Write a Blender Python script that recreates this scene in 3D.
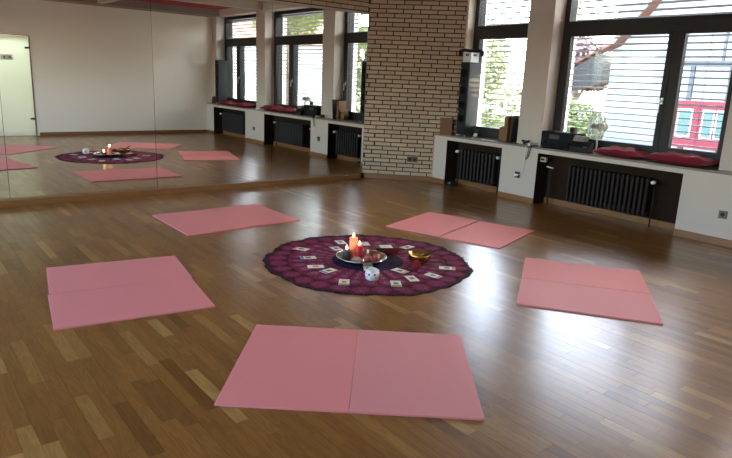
import bpy, bmesh, math, random
from mathutils import Vector, Matrix
random.seed(7)
for o in list(bpy.data.objects): bpy.data.objects.remove(o)
scene = bpy.context.scene
COL = scene.collection

# ------------------------------------------------------------------ camera
def camera():
    y, p, r = (math.radians(a) for a in (38.689, 13.735, 2.4735))
    fw = Vector((math.sin(y)*math.cos(p), math.cos(y)*math.cos(p), -math.sin(p)))
    rt = Vector((math.cos(y), -math.sin(y), 0)); up = rt.cross(fw)
    r2 = math.cos(r)*rt + math.sin(r)*up; u2 = math.cos(r)*up - math.sin(r)*rt
    cd = bpy.data.cameras.new('camera'); co = bpy.data.objects.new('camera', cd); COL.objects.link(co)
    cd.sensor_width = 36; cd.lens = 613.72*36/732; cd.clip_start = .02; cd.clip_end = 300
    M = Matrix.Identity(4)
    for i in range(3): M[i][0], M[i][1], M[i][2] = r2[i], u2[i], -fw[i]
    M[0][3], M[1][3], M[2][3] = -5.825, -7.486, 1.5
    co.matrix_world = M; scene.camera = co
camera()

# ------------------------------------------------------------------ world, light, exposure
def world():
    w = bpy.data.worlds.new('sky'); scene.world = w; w.use_nodes = True
    nt = w.node_tree; nt.nodes.clear()
    out = nt.nodes.new('ShaderNodeOutputWorld'); bg = nt.nodes.new('ShaderNodeBackground')
    sky = nt.nodes.new('ShaderNodeTexSky'); sky.sky_type = 'NISHITA'; sky.sun_disc = False
    sky.sun_elevation = math.radians(42); sky.sun_rotation = math.radians(100); sky.air_density = 1.0; sky.dust_density = 3.0
    hs = nt.nodes.new('ShaderNodeHueSaturation'); hs.inputs['Saturation'].default_value = .95
    nt.links.new(sky.outputs[0], hs.inputs['Color'])
    nt.links.new(hs.outputs[0], bg.inputs[0]); bg.inputs[1].default_value = 1.0
    nt.links.new(bg.outputs[0], out.inputs[0])
world()
scene.view_settings.view_transform = 'Standard'; scene.view_settings.look = 'None'
scene.view_settings.gamma = 1; scene.view_settings.use_curve_mapping = False
scene.view_settings.exposure = 2.65
cy = scene.cycles; cy.max_bounces = 16; cy.diffuse_bounces = 8; cy.glossy_bounces = 8; cy.transmission_bounces = 8; cy.transparent_max_bounces = 24
def portal(name, loc, rot, sx, sy):
    l = bpy.data.lights.new(name, 'AREA'); l.shape = 'RECTANGLE'; l.size = sx; l.size_y = sy; l.cycles.is_portal = True
    o = bpy.data.objects.new(name, l); COL.objects.link(o); o.location = loc; o.rotation_euler = rot
for i, (a, b) in enumerate(((1.035, 2.177), (2.565, 4.785), (5.18, 7.22))):
    portal('sky_portal', (1.32, -(a+b)/2, 1.8), (0, math.radians(90), 0), 2.1, b-a)
for yc in (-2.1, -5.3):  # sky portals for the two added left windows
    portal('sky_portal', (-8.32, yc, 1.75), (0, math.radians(-90), 0), 1.7, 2.0)

# ------------------------------------------------------------------ key dimensions (metres)
XL, XW, XF, D, H, HN, HB = .814, .98, 1.205, 7.45, .740, .668, .075
XMIN, ZC, ZT, ZM = -8.2, 3.0, 2.82, 2.417
XO = 1.52                                       # outer face of the window wall
N = ((1.032, 2.076), (2.662, 4.516), (5.391, 7.075))         # radiator niches (distance from the mirror)
W = ((1.035, 2.177), (2.565, 4.785), (5.18, 7.22))             # window openings
YA = .766
XB = .05                                        # where mirror and brick wall meet
XE = 1.064                                      # where the brick wall ends at the window reveal
XN = 1.06                                       # back of the radiator niches
BANG = math.atan2(-.766, .764)                  # direction of the slanting brick wall

# ------------------------------------------------------------------ materials
def nodes(name):
    m = bpy.data.materials.new(name); m.use_nodes = True
    nt = m.node_tree; b = nt.nodes['Principled BSDF']
    return m, nt, b
def rgb(h):                                     # sRGB 0-255 -> linear
    return tuple((c/255/12.92 if c/255 <= .04045 else ((c/255+.055)/1.055)**2.4) for c in h) + (1,)
def mat(name, c, rough=.5, metal=0, var=.08, scale=8, bump=0, bscale=60, coat=0, spec=.5, rnd=0):
    m, nt, b = nodes(name); L = nt.links.new
    b.inputs['Roughness'].default_value = rough; b.inputs['Metallic'].default_value = metal
    b.inputs['Specular IOR Level'].default_value = spec; b.inputs['Coat Weight'].default_value = coat
    tc = nt.nodes.new('ShaderNodeTexCoord')
    nz = nt.nodes.new('ShaderNodeTexNoise'); nz.inputs['Scale'].default_value = scale; nz.inputs['Detail'].default_value = 4
    L(tc.outputs['Object'], nz.inputs['Vector'])
    mp = nt.nodes.new('ShaderNodeMapRange'); mp.inputs['To Min'].default_value = 1-var; mp.inputs['To Max'].default_value = 1+var
    L(nz.outputs['Fac'], mp.inputs['Value'])
    src = mp.outputs[0]
    if rnd:
        oi = nt.nodes.new('ShaderNodeObjectInfo'); ge = nt.nodes.new('ShaderNodeNewGeometry')
        ad = nt.nodes.new('ShaderNodeMath'); ad.operation = 'ADD'; L(oi.outputs['Random'], ad.inputs[0]); L(ge.outputs['Random Per Island'], ad.inputs[1])
        fr = nt.nodes.new('ShaderNodeMath'); fr.operation = 'FRACT'; L(ad.outputs[0], fr.inputs[0])
        mr = nt.nodes.new('ShaderNodeMapRange'); mr.inputs['To Min'].default_value = 1-rnd; mr.inputs['To Max'].default_value = 1+rnd
        L(fr.outputs[0], mr.inputs['Value'])
        mu = nt.nodes.new('ShaderNodeMath'); mu.operation = 'MULTIPLY'; L(src, mu.inputs[0]); L(mr.outputs[0], mu.inputs[1]); src = mu.outputs[0]
    vm = nt.nodes.new('ShaderNodeVectorMath'); vm.operation = 'SCALE'; vm.inputs[0].default_value = rgb(c)[:3]
    L(src, vm.inputs['Scale']); L(vm.outputs[0], b.inputs['Base Color'])
    if bump:
        n2 = nt.nodes.new('ShaderNodeTexNoise'); n2.inputs['Scale'].default_value = bscale; n2.inputs['Detail'].default_value = 3
        L(tc.outputs['Object'], n2.inputs['Vector'])
        bp = nt.nodes.new('ShaderNodeBump'); bp.inputs['Strength'].default_value = bump; bp.inputs['Distance'].default_value = .004
        L(n2.outputs['Fac'], bp.inputs['Height']); L(bp.outputs[0], b.inputs['Normal'])
    return m
def mat_floor():
    m, nt, b = nodes('oak_parquet'); L = nt.links.new; nn = nt.nodes.new
    at = nn('ShaderNodeAttribute'); at.attribute_name = 'tone'
    tc = nn('ShaderNodeTexCoord')
    off = nn('ShaderNodeVectorMath'); off.operation = 'SCALE'; off.inputs[0].default_value = (37, 91, 13); L(at.outputs['Fac'], off.inputs['Scale'])
    ad = nn('ShaderNodeVectorMath'); ad.operation = 'ADD'; L(tc.outputs['Object'], ad.inputs[0]); L(off.outputs[0], ad.inputs[1])
    mp = nn('ShaderNodeMapping'); mp.inputs['Scale'].default_value = (16, 2.2, 1); L(ad.outputs[0], mp.inputs['Vector'])
    nz = nn('ShaderNodeTexNoise'); nz.inputs['Scale'].default_value = 1.0; nz.inputs['Detail'].default_value = 3; nz.inputs['Distortion'].default_value = .6
    L(mp.outputs[0], nz.inputs['Vector'])
    # growth rings: sine of the stretched noise
    mu = nn('ShaderNodeMath'); mu.operation = 'MULTIPLY'; mu.inputs[1].default_value = 42; L(nz.outputs['Fac'], mu.inputs[0])
    sn = nn('ShaderNodeMath'); sn.operation = 'SINE'; L(mu.outputs[0], sn.inputs[0])
    fine = nn('ShaderNodeTexNoise'); fine.inputs['Scale'].default_value = 1; fine.inputs['Detail'].default_value = 2
    mp2 = nn('ShaderNodeMapping'); mp2.inputs['Scale'].default_value = (120, 6, 1); L(ad.outputs[0], mp2.inputs['Vector']); L(mp2.outputs[0], fine.inputs['Vector'])
    r1 = nn('ShaderNodeMapRange'); r1.inputs['From Min'].default_value = -1; r1.inputs['To Min'].default_value = .84; r1.inputs['To Max'].default_value = 1.06; L(sn.outputs[0], r1.inputs['Value'])
    r2 = nn('ShaderNodeMapRange'); r2.inputs['From Min'].default_value = .3; r2.inputs['From Max'].default_value = .7; r2.inputs['To Min'].default_value = .9; r2.inputs['To Max'].default_value = 1.08; L(fine.outputs['Fac'], r2.inputs['Value'])
    m1 = nn('ShaderNodeMath'); m1.operation = 'MULTIPLY'; L(r1.outputs[0], m1.inputs[0]); L(r2.outputs[0], m1.inputs[1])
    ramp = nn('ShaderNodeValToRGB'); e = ramp.color_ramp.elements
    e[0].position = 0; e[0].color = rgb(FLOOR_C[0]); e[1].position = 1; e[1].color = rgb(FLOOR_C[3])
    for pos, c in ((.25, FLOOR_C[1]), (.8, FLOOR_C[2])):
        x = ramp.color_ramp.elements.new(pos); x.color = rgb(c)
    L(at.outputs['Fac'], ramp.inputs[0])
    vm = nn('ShaderNodeVectorMath'); vm.operation = 'SCALE'; L(ramp.outputs[0], vm.inputs[0]); L(m1.outputs[0], vm.inputs['Scale'])
    L(vm.outputs[0], b.inputs['Base Color'])
    b.inputs['Roughness'].default_value = .29; b.inputs['Coat Weight'].default_value = .4; b.inputs['Coat Roughness'].default_value = .22; b.inputs['Specular IOR Level'].default_value = .5
    return m
FLOOR_C = ((108, 68, 24), (132, 87, 36), (147, 101, 45), (180, 138, 78))
M = {}
M['floor'] = mat_floor()
M['white'] = mat('white_paint', (206, 190, 174), .7, var=.02, scale=2)
M['wall'] = mat('cream_wall_paint', (244, 230, 210), .75, var=.02, scale=1.5, bump=.05, bscale=120)
M['brick'] = mat('tan_brick', (196, 168, 138), .85, var=.10, scale=30, bump=.3, bscale=90, rnd=.10)
M['mortar'] = mat('dark_mortar', (62, 48, 38), .95, var=.15, scale=40)
M['wood'] = mat('oak_trim', (136, 90, 46), .4, var=.12, scale=12)
M['sill'] = mat('brown_stone_sill', (128, 112, 96), .3, var=.12, scale=25)
M['niche'] = mat('dark_niche_paint', (48, 33, 24), .9, var=.05, spec=.12)
M['rad'] = mat('dark_radiator_enamel', (40, 30, 26), .5, var=.04, spec=.25)
M['frame'] = mat('anthracite_window_frame', (50, 45, 41), .45, var=.04, spec=.25)
M['metal'] = mat('brushed_metal', (190, 188, 184), .3, 1, var=.04)
M['brass'] = mat('hammered_brass', (196, 160, 84), .25, 1, var=.15, scale=40, bump=.3, bscale=80)
M['silver'] = mat('silver_tray_metal', (206, 198, 186), .22, 1, var=.06)
M['black'] = mat('black_plastic', (20, 20, 21), .6, var=.05, spec=.18)
M['gloss'] = mat('black_gloss_lacquer', (44, 47, 46), .28, var=.02, coat=.3)
M['rubber'] = mat('black_matt', (20, 20, 21), .7)
M['plug'] = mat('white_plastic', (232, 230, 224), .4, var=.02)
M['beige'] = mat('beige_plastic', (204, 190, 156), .5, var=.02)
M['bronze'] = mat('bronze_socket_plate', (104, 82, 60), .35, .4, var=.05)
M['card'] = mat('cardboard', (126, 90, 58), .8, var=.1, scale=20)
M['slat'] = mat('pale_grey_slat', (84, 84, 83), .5, var=.02)
M['taupe'] = mat('taupe_ceiling_boards', (150, 134, 116), .7, var=.06)
M['beam'] = mat('beige_beam_paint', (196, 182, 162), .6, var=.04)
M['redcloth'] = mat('red_ceiling_cloth', (150, 22, 30), .8, var=.1)
M['pink'] = mat('pink_foam_mat', (228, 137, 134), .6, var=.03, scale=60, bump=.35, bscale=260)
M['pink2'] = mat('pink_ribbed_foam_mat', (224, 140, 140), .55, var=.05, scale=140, bump=.6, bscale=420)
M['cushion'] = mat('crimson_cushion_cloth', (136, 24, 46), .85, var=.12, scale=14, bump=.2, bscale=200)
M['wax_pink'] = mat('salmon_candle_wax', (226, 146, 116), .5, var=.05)
M['wax_red'] = mat('red_candle_wax', (176, 30, 40), .45, var=.05)
M['wax_dark'] = mat('charcoal_candle_wax', (58, 60, 62), .5, var=.05)
M['stone'] = mat('grey_stone', (140, 132, 120), .8, var=.2, scale=30, bump=.4)
M['rose'] = mat('rose_crystal', (168, 70, 76), .4, var=.25, scale=50)
M['paper'] = mat('white_card_paper', (232, 226, 212), .55, var=.03, scale=30)
M['redfelt'] = mat('dark_red_felt', (128, 16, 24), .9, var=.1)
M['darkwood'] = mat('dark_wood_stick', (70, 40, 26), .5, var=.1)
M['leaf'] = mat('green_leaf', (84, 94, 34), .6, var=.35, scale=2.5)
M['leaf2'] = mat('yellow_green_leaf', (104, 108, 40), .6, var=.35, scale=2.5)
M['blossom'] = mat('pink_blossom', (104, 70, 68), .7, var=.25, scale=3)
M['bark'] = mat('bark', (92, 74, 58), .9, var=.2)
M['tile'] = mat('orange_roof_tile', (120, 66, 42), .8, var=.15)
M['facade'] = mat('pale_render', (168, 166, 160), .85, var=.04, scale=1)
M['soffit'] = mat('brown_timber', (52, 44, 38), .8, var=.1)
M['grey_timber'] = mat('grey_timber', (84, 82, 78), .8, var=.1)
M['kiosk'] = mat('red_facade_paint', (120, 16, 30), .6, var=.05)
M['kglass'] = mat('blue_green_pane', (76, 100, 92), .15, var=.1)
M['ground'] = mat('pale_paving', (110, 105, 96), .9, var=.08, scale=1)
def mirror_mat():
    m, nt, b = nodes('silvered_mirror')
    b.inputs['Base Color'].default_value = (.88, .88, .85, 1); b.inputs['Metallic'].default_value = 1; b.inputs['Roughness'].default_value = 0
    return m
M['mirror'] = mirror_mat()
def glass_mat():
    m = bpy.data.materials.new('window_glass'); m.use_nodes = True; nt = m.node_tree; nt.nodes.clear(); nn = nt.nodes.new; L = nt.links.new
    o = nn('ShaderNodeOutputMaterial'); t = nn('ShaderNodeBsdfTransparent'); g = nn('ShaderNodeBsdfGlossy'); g.inputs['Roughness'].default_value = 0
    t.inputs[0].default_value = (.94, .96, .95, 1)
    lw = nn('ShaderNodeLayerWeight'); lw.inputs[0].default_value = .25; f = nn('ShaderNodeMath'); f.operation = 'MULTIPLY_ADD'; f.inputs[1].default_value = .12; f.inputs[2].default_value = .008
    L(lw.outputs['Facing'], f.inputs[0]); x = nn('ShaderNodeMixShader')
    L(f.outputs[0], x.inputs[0]); L(t.outputs[0], x.inputs[1]); L(g.outputs[0], x.inputs[2]); L(x.outputs[0], o.inputs[0])
    return m
M['glass'] = glass_mat()
def frosted_mat():
    m = bpy.data.materials.new('frosted_door_glass'); m.use_nodes = True; nt = m.node_tree; nt.nodes.clear(); nn = nt.nodes.new; L = nt.links.new
    o = nn('ShaderNodeOutputMaterial'); t = nn('ShaderNodeBsdfTranslucent'); t.inputs[0].default_value = (.86, .93, .86, 1)
    d = nn('ShaderNodeBsdfDiffuse'); d.inputs[0].default_value = (.8, .86, .8, 1); x = nn('ShaderNodeMixShader'); x.inputs[0].default_value = .35
    L(t.outputs[0], x.inputs[1]); L(d.outputs[0], x.inputs[2]); L(x.outputs[0], o.inputs[0])
    return m
M['frost'] = frosted_mat()
def emit_mat(name, c, s):
    m = bpy.data.materials.new(name); m.use_nodes = True; nt = m.node_tree; nt.nodes.clear()
    o = nt.nodes.new('ShaderNodeOutputMaterial'); e = nt.nodes.new('ShaderNodeEmission'); e.inputs[0].default_value = c; e.inputs[1].default_value = s
    nt.links.new(e.outputs[0], o.inputs[0]); return m
M['flame'] = emit_mat('candle_flame', (1, .62, .22, 1), 2.2)
def clear_plastic():
    m, nt, b = nodes('clear_fan_blade'); b.inputs['Base Color'].default_value = (.8, .82, .84, 1); b.inputs['Alpha'].default_value = .45; b.inputs['Roughness'].default_value = .2
    return m
M['clear'] = clear_plastic()
def cloth_mat():
    m, nt, b = nodes('printed_mandala_cotton'); a = nt.nodes.new('ShaderNodeAttribute'); a.attribute_name = 'print'
    nz = nt.nodes.new('ShaderNodeTexNoise'); nz.inputs['Scale'].default_value = 55; nz.inputs['Detail'].default_value = 3
    tc = nt.nodes.new('ShaderNodeTexCoord'); nt.links.new(tc.outputs['Object'], nz.inputs['Vector'])
    mr = nt.nodes.new('ShaderNodeMapRange'); mr.inputs['From Min'].default_value = .3; mr.inputs['From Max'].default_value = .7; mr.inputs['To Min'].default_value = .62; mr.inputs['To Max'].default_value = 1.4
    nt.links.new(nz.outputs['Fac'], mr.inputs['Value'])
    v = nt.nodes.new('ShaderNodeVectorMath'); v.operation = 'SCALE'; nt.links.new(a.outputs['Color'], v.inputs[0]); nt.links.new(mr.outputs[0], v.inputs['Scale'])
    nt.links.new(v.outputs[0], b.inputs['Base Color']); b.inputs['Roughness'].default_value = .9; b.inputs['Specular IOR Level'].default_value = .2
    return m
M['cloth'] = cloth_mat()

# ------------------------------------------------------------------ mesh helpers
class B:
    """collects shapes, then links them as one mesh object"""
    def __init__(s): s.v = []; s.f = []; s.smooth = False
    def add(s, vs, fs):
        k = len(s.v); s.v += [tuple(v) for v in vs]; s.f += [tuple(i+k for i in f) for f in fs]; return s
    def box(s, x0, x1, y0, y1, z0, z1, T=None):
        vs = [Vector((x, y, z)) for x in (x0, x1) for y in (y0, y1) for z in (z0, z1)]
        if T: vs = [T @ v for v in vs]
        return s.add(vs, [(0, 1, 3, 2), (4, 6, 7, 5), (0, 4, 5, 1), (2, 3, 7, 6), (0, 2, 6, 4), (1, 5, 7, 3)])
    def prism(s, poly, h0, h1, ax='z', T=None):
        n = len(poly)
        def P(a, b, h): return Vector({'z': (a, b, h), 'y': (a, h, b), 'x': (h, a, b)}[ax])
        vs = [P(a, b, h0) for a, b in poly] + [P(a, b, h1) for a, b in poly]
        if T: vs = [T @ v for v in vs]
        return s.add(vs, [tuple(range(n-1, -1, -1)), tuple(range(n, 2*n))] + [(i, (i+1) % n, n+(i+1) % n, n+i) for i in range(n)])
    def lathe(s, prof, n=24, T=None, cap=True):
        vs = []
        for r, z in prof:
            for i in range(n):
                a = 2*math.pi*i/n; vs.append(Vector((r*math.cos(a), r*math.sin(a), z)))
        if T: vs = [T @ v for v in vs]
        m = len(prof); fs = [(j*n+i, j*n+(i+1) % n, (j+1)*n+(i+1) % n, (j+1)*n+i) for j in range(m-1) for i in range(n)]
        if cap: fs += [tuple(range(n-1, -1, -1)), tuple(range((m-1)*n, m*n))]
        return s.add(vs, fs)
    def tube(s, pts, r, n=8, closed=False):
        pts = [Vector(p) for p in pts]; m = len(pts); vs = []; rr = r if isinstance(r, (list, tuple)) else [r]*m
        for i, p in enumerate(pts):
            a = pts[(i-1) % m] if closed or i else p; b = pts[(i+1) % m] if closed or i < m-1 else p
            d = (b-a).normalized(); u = d.cross(Vector((0, 0, 1)))
            if u.length < .05: u = d.cross(Vector((0, 1, 0)))
            u.normalize(); w = d.cross(u)
            for k in range(n):
                t = 2*math.pi*k/n; vs.append(p + (u*math.cos(t)+w*math.sin(t))*rr[i])
        fs = [(i*n+k, i*n+(k+1) % n, ((i+1) % m)*n+(k+1) % n, ((i+1) % m)*n+k) for i in range(m if closed else m-1) for k in range(n)]
        if not closed: fs += [tuple(range(n-1, -1, -1)), tuple(range((m-1)*n, m*n))]
        return s.add(vs, fs)
    def mesh(s, name, m, bevel=0, smooth=False, seg=2):
        me = bpy.data.meshes.new(name); me.from_pydata(s.v, [], s.f); me.materials.append(M[m] if isinstance(m, str) else m)
        bm = bmesh.new(); bm.from_mesh(me); bmesh.ops.recalc_face_normals(bm, faces=bm.faces)
        if bevel: bmesh.ops.bevel(bm, geom=list(bm.edges), offset=bevel, segments=seg, affect='EDGES', profile=.6)
        for f in bm.faces: f.smooth = smooth
        bm.to_mesh(me); bm.free(); return me
    def build(s, name, m, parent=None, bevel=0, smooth=False, loc=None, rz=0, seg=2):
        return link(name, s.mesh(name, m, bevel, smooth, seg), parent, loc, rz)
def link(name, me, parent=None, loc=None, rz=0):
    o = bpy.data.objects.new(name, me); COL.objects.link(o)
    if parent: o.parent = parent
    if loc: o.location = loc
    if rz: o.rotation_euler = (0, 0, rz)
    return o
def tag(o, label=None, cat=None, group=None, kind=None):
    if label: o['label'] = label
    if cat: o['category'] = cat
    if group: o['group'] = group
    if kind: o['kind'] = kind
    return o
def thing(name, label, cat, loc=(0, 0, 0), rz=0, group=None, kind=None):
    o = bpy.data.objects.new(name, None); COL.objects.link(o); o.location = loc; o.rotation_euler = (0, 0, rz); o.empty_display_size = .1
    return tag(o, label, cat, group, kind)
def copy_tree(o, parent=None):
    c = o.copy(); COL.objects.link(c); c.parent = parent
    for ch in list(o.children): copy_tree(ch, c)
    return c
def TR(x, y, z, rz=0, rx=0, ry=0):
    return Matrix.Translation((x, y, z)) @ Matrix.Rotation(rz, 4, 'Z') @ Matrix.Rotation(ry, 4, 'Y') @ Matrix.Rotation(rx, 4, 'X')
def project(p):
    c = scene.camera.matrix_world.inverted() @ Vector(p)
    if c.z > -.05: return None
    return 366 + 613.72*c.x/-c.z, 229 - 613.72*c.y/-c.z

# ------------------------------------------------------------------ floor
def floor():
    fl = B().box(XMIN, 1.1, -D-1.3, .02, -.12, -.012).build('floor', 'mortar')
    tag(fl, 'brown oak strip parquet floor with satin gloss', 'floor', kind='structure')
    sw = .0655; strips = []; rng = random.Random(3); n = int((1.09-XMIN)/sw)
    for i in range(n):
        x0 = XMIN+i*sw; y = -D - rng.random()*.4
        while y < 0:
            l = rng.uniform(.28, .62); y1 = min(y+l, 0)
            t = min(.95, max(.08, rng.gauss(.48, .25)))
            if rng.random() < .04: t = rng.uniform(.8, 1)
            g = .0009 if i % 3 == 0 else .0003
            if y1 > -D: strips.append((x0+g, x0+sw-.0003, max(y, -D)+.0004, y1-.0004, t))
            y = y1
    mats = [(cx, cy) for cx, cy, a, k, l in MATS]
    def score(s):
        if any(abs((s[0]+s[1])/2-cx)+abs((s[2]+s[3])/2-cy) < .35 for cx, cy in mats): return 0
        q = [project((x, y, 0)) for x, y in ((s[0], s[2]), (s[1], s[2]), (s[1], s[3]), (s[0], s[3]))]
        if None in q or any(not (-5 < p[0] < 737 and -5 < p[1] < 463) for p in q): return 0
        return abs(sum(q[i][0]*q[(i+1) % 4][1]-q[(i+1) % 4][0]*q[i][1] for i in range(4)))/2
    strips.sort(key=score, reverse=True)
    def fill(me, tones):
        a = me.attributes.new('tone', 'FLOAT', 'POINT'); a.data.foreach_set('value', tones)
    for s in strips[:300]:
        me = B().box(s[0], s[1], s[2], s[3], -.012, 0).mesh('floor_strip', 'floor'); fill(me, [s[4]]*8); link('floor_strip', me, fl)
    b = B(); tones = []
    for s in strips[300:]: b.box(s[0], s[1], s[2], s[3], -.012, 0); tones += [s[4]]*8
    me = b.mesh('floor_strips', 'floor'); fill(me, tones); o = link('floor_strip', me, fl); o['kind'] = 'stuff'
MATS = [  # centre x, y, long-axis angle, material, label
    (-4.202, -4.908, 50.0, 'pink', 'smooth pink mat of the pair on the bare floor between tray cloth and door side'),
    (-3.722, -5.309, 50.0, 'pink2', 'ribbed pale pink mat lying against a smooth pink one'),
    (-4.525, -2.92, -9.6, 'pink', 'pink mat with its long side turned to the mirror, opposite the window ledge'),
    (-4.635, -3.545, -8.6, 'pink', 'pink mat beside it with corner sticking out, away from mirror'),
    (-3.337, -1.625, 89.8, 'pink', ''), (-2.712, -1.60, 89.8, 'pink', ''),
    (-1.185, -2.865, 17.8, 'pink', ''), (-1.005, -3.49, 17.8, 'pink', ''),
    (-1.385, -4.825, -55, 'pink', ''), (-1.90, -5.185, -55.4, 'pink2', '')]
floor()

# ------------------------------------------------------------------ walls
UB = Vector((math.cos(BANG), math.sin(BANG), 0)); BLEN = (XE-XB)/math.cos(BANG)
def bricks(wall, T, length, z0, z1, zvis, x_vis=-9):
    """courses of bricks on the local x-z plane, faces towards local -y"""
    pitch, row, j = .25, .0625, .0145; cache = {}; rest = B(); rng = random.Random(11); r = 0; z = z0
    while z < z1-.01:
        x = -((r*.47*pitch + rng.uniform(-.025, .025)) % pitch); h = min(row-j, z1-z)
        while x < length-.01:
            a, b = max(x, 0), min(x+pitch-j, length)
            if b-a > .02:
                if z < zvis and a > x_vis:
                    k = (round(b-a, 2), round(h, 3))
                    if k not in cache: cache[k] = B().box(0, b-a, -.012, .004, 0, h).mesh('brick', 'brick', bevel=.0022, seg=1)
                    o = link('brick', cache[k], wall); o.matrix_local = T @ Matrix.Translation((a, -rng.uniform(0, .003), z))
                else: rest.box(a, b, -.012, .004, z, z+h, T)
            x += pitch
        z += row; r += 1
    if rest.v: rest.build('brick', 'brick', wall)['kind'] = 'stuff'
def walls():
    # behind the mirror, with brickwork above it
    wb = B().box(XMIN, XB+.03, .02, .25, -.1, ZC).build('wall_back', 'mortar'); tag(wb, 'wall behind the tall mirrors with brickwork above them', 'wall', kind='structure')
    bricks(wb, TR(XMIN, .014, 0), XB-XMIN, ZM+.05, ZC, 2.80, -XMIN-2.1)
    # slanting brick wall
    q = UB.cross(Vector((0, 0, 1)))     # towards the room
    if q.x > 0: q = -q
    T = Matrix.Translation((XB, 0, 0)) @ Matrix.Rotation(BANG, 4, 'Z')
    wc = B().box(-.02, BLEN+.02, .012, .25, -.1, ZC, T).build('wall_corner', 'mortar'); tag(wc, 'slanting tan brick wall between mirror and windows', 'wall', kind='structure')
    bricks(wc, T @ TR(0, .006, 0), BLEN, HB+.004, ZC, 2.70)
    # window wall
    wr = thing('wall_right', 'white window wall with deep ledge and dark radiator niches', 'wall', kind='structure')
    ys = [W[0][1], W[1][0]], [W[1][1], W[2][0]], [W[2][1], D+.1]
    for a, b in ys: B().box(XW, XO, -b, -a, H, ZT).build('pillar', 'white', wr)
    B().box(XE, XO, -W[0][0], -.75, H, ZT).build('pillar', 'wall', wr)
    B().prism([(XE, -1.03), (XW, -1.2), (XW, -D-.1), (XO, -D-.1), (XO, -.75), (XE, -.75)], ZT, ZC).build('lintel', 'white', wr)
    B().box(XN, XO, -D-.1, -.75, -.1, H-.025).build('parapet', 'niche', wr)
    segs = [(YA-.02, N[0][0]), (N[0][1], N[1][0]), (N[1][1], N[2][0]), (N[2][1], D+.02)]
    for a, b in segs: B().box(XL, XN, -b, -a, 0, HN).build('ledge_post', 'white', wr) if a > 1 else B().prism([(XL, -b), (XN, -b), (XN, -1.02), (XL, -YA+.01)], 0, HN).build('ledge_post', 'white', wr)
    B().prism([(XL, -YA+.01), (XL, -D), (XN, -D), (XN, -1.02)], HN, H-.022).build('ledge_beam', 'white', wr)
    for i, (a, b) in enumerate(N):
        B().box(XL+.004, XN, -b, -b+.002, 0, HN-.001).box(XL+.004, XN, -a-.002, -a, 0, HN-.001).box(XL+.004, XN, -b, -a, HN-.004, HN-.0005).build('niche_lining', 'niche', wr)
    # opposite wall (behind the camera) with the opening of the glass door
    dx0, dx1, dz = -4.03, -3.11, 2.09
    wf = thing('wall_front', 'plain cream wall opposite the mirrors', 'wall', kind='structure')
    b = B().box(XMIN, -6.75, -D-.15, -D, -.1, ZC).box(-5.05, dx0, -D-.15, -D, -.1, ZC).box(-6.75, -5.05, -D-.15, -D, 2.4, ZC).box(-6.9, -5.0, -D-1.3, -D-1.2, -.1, 2.5).box(-6.9, -6.75, -D-1.2, -D-.15, -.1, 2.5).box(-5.05, -5.0, -D-1.2, -D-.15, -.1, 2.5).box(-6.9, -5.0, -D-1.3, -D-.15, 2.5, 2.6).box(dx1, XO, -D-.15, -D, -.1, ZC).box(dx0, dx1, -D-.15, -D, dz, ZC); b.build('wall_surface', 'wall', wf)
    # left wall out of view, two window openings added to brighten the room
    wl = thing('wall_left', 'cream side wall with two windows added for light', 'wall', kind='structure')
    b = B(); x0, x1 = XMIN-.25, XMIN
    b.box(x0, x1, -D-.15, .25, -.1, .9).box(x0, x1, -D-.15, .25, 2.6, ZC)
    for a, c in ((-1.1, .25), (-4.3, -3.1), (-D-.15, -6.3)): b.box(x0, x1, a, c, .9, 2.6)
    b.build('wall_surface', 'wall', wl)
    # corridor behind the glass door
    cr = thing('wall_corridor', 'white corridor behind the frosted glass door', 'wall', kind='structure')
    b = B().box(-4.9, -2.6, -D-1.7, -D-1.6, -.1, 2.6).box(-5.0, -4.9, -D-1.7, -D-.15, -.1, 2.6).box(-2.6, -2.5, -D-1.7, -D-.15, -.1, 2.6).box(-5, -2.5, -D-1.7, -D-.15, 2.6, 2.7).box(-5, -2.5, -D-1.7, -D-.15, -.12, -.002)
    b.build('wall_surface', 'white', cr)
    l = bpy.data.lights.new('corridor_ceiling_lamp', 'AREA'); l.size = .8; l.energy = DOOR_W; l.color = (.92, 1, .95)
    lo = bpy.data.objects.new('corridor_ceiling_lamp', l); COL.objects.link(lo); lo.location = (-3.7, -D-.85, 2.55)
    # ceiling with beams
    ce = thing('ceiling', 'low boarded ceiling with beige beams and red cloth', 'ceiling', kind='structure')
    B().box(XMIN, XO, -D-.15, .25, ZC, ZC+.15).build('boards', 'white', ce)
    B().box(XMIN, XW, -5.02, -4.88, ZT+.02, ZC).build('beam', 'beam', ce)
    B().box(XMIN, XW, -2.45, -2.31, ZT+.02, ZC).build('beam', 'beam', ce)
    for x in (-1.75, -4.4, -6.6): B().box(x-.07, x+.07, -D, 0.0, ZT+.01, ZC).build('beam', 'beam', ce)
    B().box(XMIN, XW, -D, -D+.42, ZT-.008, ZC).build('edge_board', 'taupe', ce)
    B().box(-1.66, XW-.02, -D+.44, -5.04, 2.965, 2.98).build('red_cloth', 'redcloth', ce)
    b = B()
    for k in range(230):
        x = XW-.02-k*.012
        b.box(x-.0035, x+.0035, -D+.41, -D+.424, ZT-.012, ZT-.003)
    t = b.build('trim_1', 'metal'); tag(t, 'beaded metal strip along the edge of the ceiling board', 'trim', kind='structure')
    # skirting boards
    B().box(XMIN, XB-.10, -.086, .02, 0, HB-.002).build('baseboard_back', 'wood', bevel=.003); 
    tag(bpy.data.objects['baseboard_back'], 'oak skirting board under the mirrors', 'skirting', kind='structure')
    o = B().box(.03, math.hypot(.764, .766)+.005, -.02, .012, 0, HB, T).build('baseboard_corner', 'wood', bevel=.003); tag(o, 'oak skirting board along the brick wall', 'skirting', kind='structure')
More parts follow.
